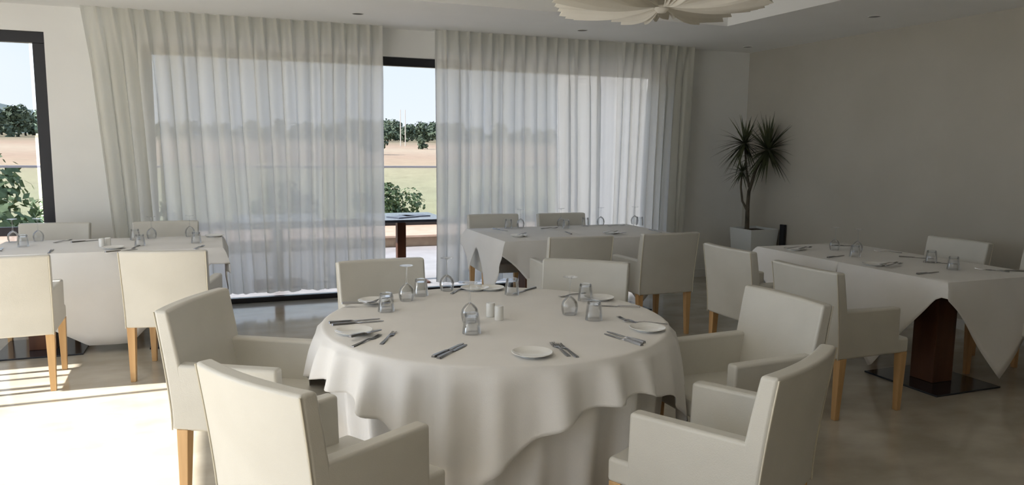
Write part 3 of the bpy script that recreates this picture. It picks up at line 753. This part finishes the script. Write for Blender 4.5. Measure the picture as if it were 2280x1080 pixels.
for i,(az,dd,s,lb) in enumerate(OL):
    o = pb if i==0 else copy_tree(pb); x,y = along(az,dd); o.location = (x,y,gz(x,y)); o.scale = (s,s,s); o.rotation_euler = (0,0,i*1.3)
    tag(o, lb, 'tree', 'olive trees in the field')
pr = [bush_proto('ridge_tree', 420, 4.5, 4.5, 4.2, .8, 21, 'treeleaf_haze', True, 2.0), bush_proto('ridge_tree', 420, 3.6, 3.6, 5.4, .75, 22, 'treeleaf_haze', True, 1.5), bush_proto('ridge_tree', 420, 5.2, 5.0, 3.2, .8, 23, 'treeleaf_haze', True, 1.5)]
rnd = random.Random(5); k = 0
def ridge(az, dd, s, lb, grp):
    global k
    o = pr[k] if k < 3 else copy_tree(pr[k%3]); k += 1
    x,y = along(az,dd); o.location = (x,y,gz(x,y)-.3); o.scale = (s,s,s*rnd.uniform(.9,1.1)); o.rotation_euler = (0,0,rnd.uniform(0,6)); tag(o, lb, 'tree', grp)
def grove(a0, a1, n, s0, s1, lb, grp, d0=312):
    for i in range(n):
        row = i%4; ridge(a0+(a1-a0)*(i+.5)/n+rnd.uniform(-.05,.05), d0+row*23+rnd.uniform(-1,1), rnd.uniform(s0,s1), lb, grp)
grove(9.4, 17.4, 26, .80, 1.05, 'dark green tree in the wooded ridge line seen through the window gap', 'ridge trees in the window gap')
grove(-20, -8.5, 28, .9, 1.25, 'dark green tree on the ridge seen through the left window', 'ridge trees in the left window')
grove(-8, 9.2, 27, .7, .95, 'dark tree on the ridge veiled by the left curtain', 'ridge trees behind the left curtain')
grove(17.8, 30, 20, .7, .95, 'dark tree on the ridge veiled by the right curtains', 'ridge trees behind the right curtains')
ridge(11.0, 150, .55, 'dark bushy tree standing alone on the slope, left in the gap', 'lone slope trees')
ridge(14.6, 200, .42, 'small dark bush on the tan slope right in the gap', 'lone slope trees')
for az,lb in ((13.0,'left of two pale utility poles on the ridge in the window gap'),(13.35,'right of two pale utility poles on the ridge in the window gap')):
    x,y = along(az,235); o = obj('utility_pole', tube(bmesh.new(), [(0,0,-.3),(0,0,11)], [.16,.12], 8), 'pole', loc=(x,y,gz(x,y))); tag(o, lb, 'pole', 'utility poles')

# ------------------------------------------------------------------ light
SUN_EL, SUN_AZ = radians(35), radians(180)     # towards the sun: -X
sd = bpy.data.lights.new('sun','SUN'); sd.energy = 10.5; sd.angle = radians(.6); sd.color = (1.,.95,.87)
so = bpy.data.objects.new('sun', sd); C.objects.link(so)
dirv = Vector((cos(SUN_EL)*cos(radians(1.5)), cos(SUN_EL)*sin(radians(1.5)), -sin(SUN_EL))); so.rotation_euler = dirv.to_track_quat('-Z','Y').to_euler(); so.location = (-20,2,15)
wd = bpy.data.worlds.new('sky'); SC.world = wd; wd.use_nodes = True; nt = wd.node_tree; nt.nodes.clear()
out = nt.nodes.new('ShaderNodeOutputWorld'); bg = nt.nodes.new('ShaderNodeBackground'); tc = nt.nodes.new('ShaderNodeTexCoord'); sp = nt.nodes.new('ShaderNodeSeparateXYZ')
cr = nt.nodes.new('ShaderNodeValToRGB'); e = cr.color_ramp.elements
e[0].position = 0; e[0].color = (.86,.93,1.0,1); e[1].position = 1; e[1].color = (.46,.62,.95,1)
x = e.new(.10); x.color = (.80,.90,1.0,1); x = e.new(.35); x.color = (.68,.80,1.0,1)
nz = nt.nodes.new('ShaderNodeTexNoise'); nz.inputs['Scale'].default_value = 3; nz.inputs['Detail'].default_value = 5
mx = nt.nodes.new('ShaderNodeMixRGB'); mx.inputs[2].default_value = (.95,.97,1.,1)
mr = nt.nodes.new('ShaderNodeMapRange'); mr.inputs['From Min'].default_value = .5; mr.inputs['From Max'].default_value = .75; mr.inputs['To Max'].default_value = .6
nt.links.new(tc.outputs['Generated'], sp.inputs[0]); nt.links.new(sp.outputs['Z'], cr.inputs[0]); nt.links.new(tc.outputs['Generated'], nz.inputs['Vector'])
nt.links.new(nz.outputs['Fac'], mr.inputs['Value']); nt.links.new(mr.outputs[0], mx.inputs[0]); nt.links.new(cr.outputs[0], mx.inputs[1]); nt.links.new(mx.outputs[0], bg.inputs[0])
bg.inputs[1].default_value = 1.7; nt.links.new(bg.outputs[0], out.inputs[0])

# ------------------------------------------------------------------ camera
cd = bpy.data.cameras.new('camera'); cam = bpy.data.objects.new('camera', cd); C.objects.link(cam); SC.camera = cam
cd.sensor_width = 36; cd.lens = 36*1683.08/2280; cd.clip_start = .05; cd.clip_end = 3000
fw = Vector((.361908,.923668,-.125935)); rr = Vector((.931541,-.363462,.011226)); uu = Vector((.035404,.121377,.991975))
mtx = Matrix((rr,uu,-fw)).transposed().to_4x4(); mtx.translation = Vector((0,0,1.55)); cam.matrix_world = mtx
SC.view_settings.view_transform = 'Standard'; SC.view_settings.look = 'None'; SC.view_settings.gamma = 1; SC.view_settings.exposure = 0.76; SC.view_settings.use_curve_mapping = False
SC.cycles.use_denoising = True
SC.cycles.max_bounces = 12; SC.cycles.diffuse_bounces = 7; SC.cycles.transparent_max_bounces = 24; SC.cycles.transmission_bounces = 8; SC.cycles.glossy_bounces = 5
SC.cycles.caustics_reflective = False; SC.cycles.caustics_refractive = False; SC.cycles.sample_clamp_indirect = 6
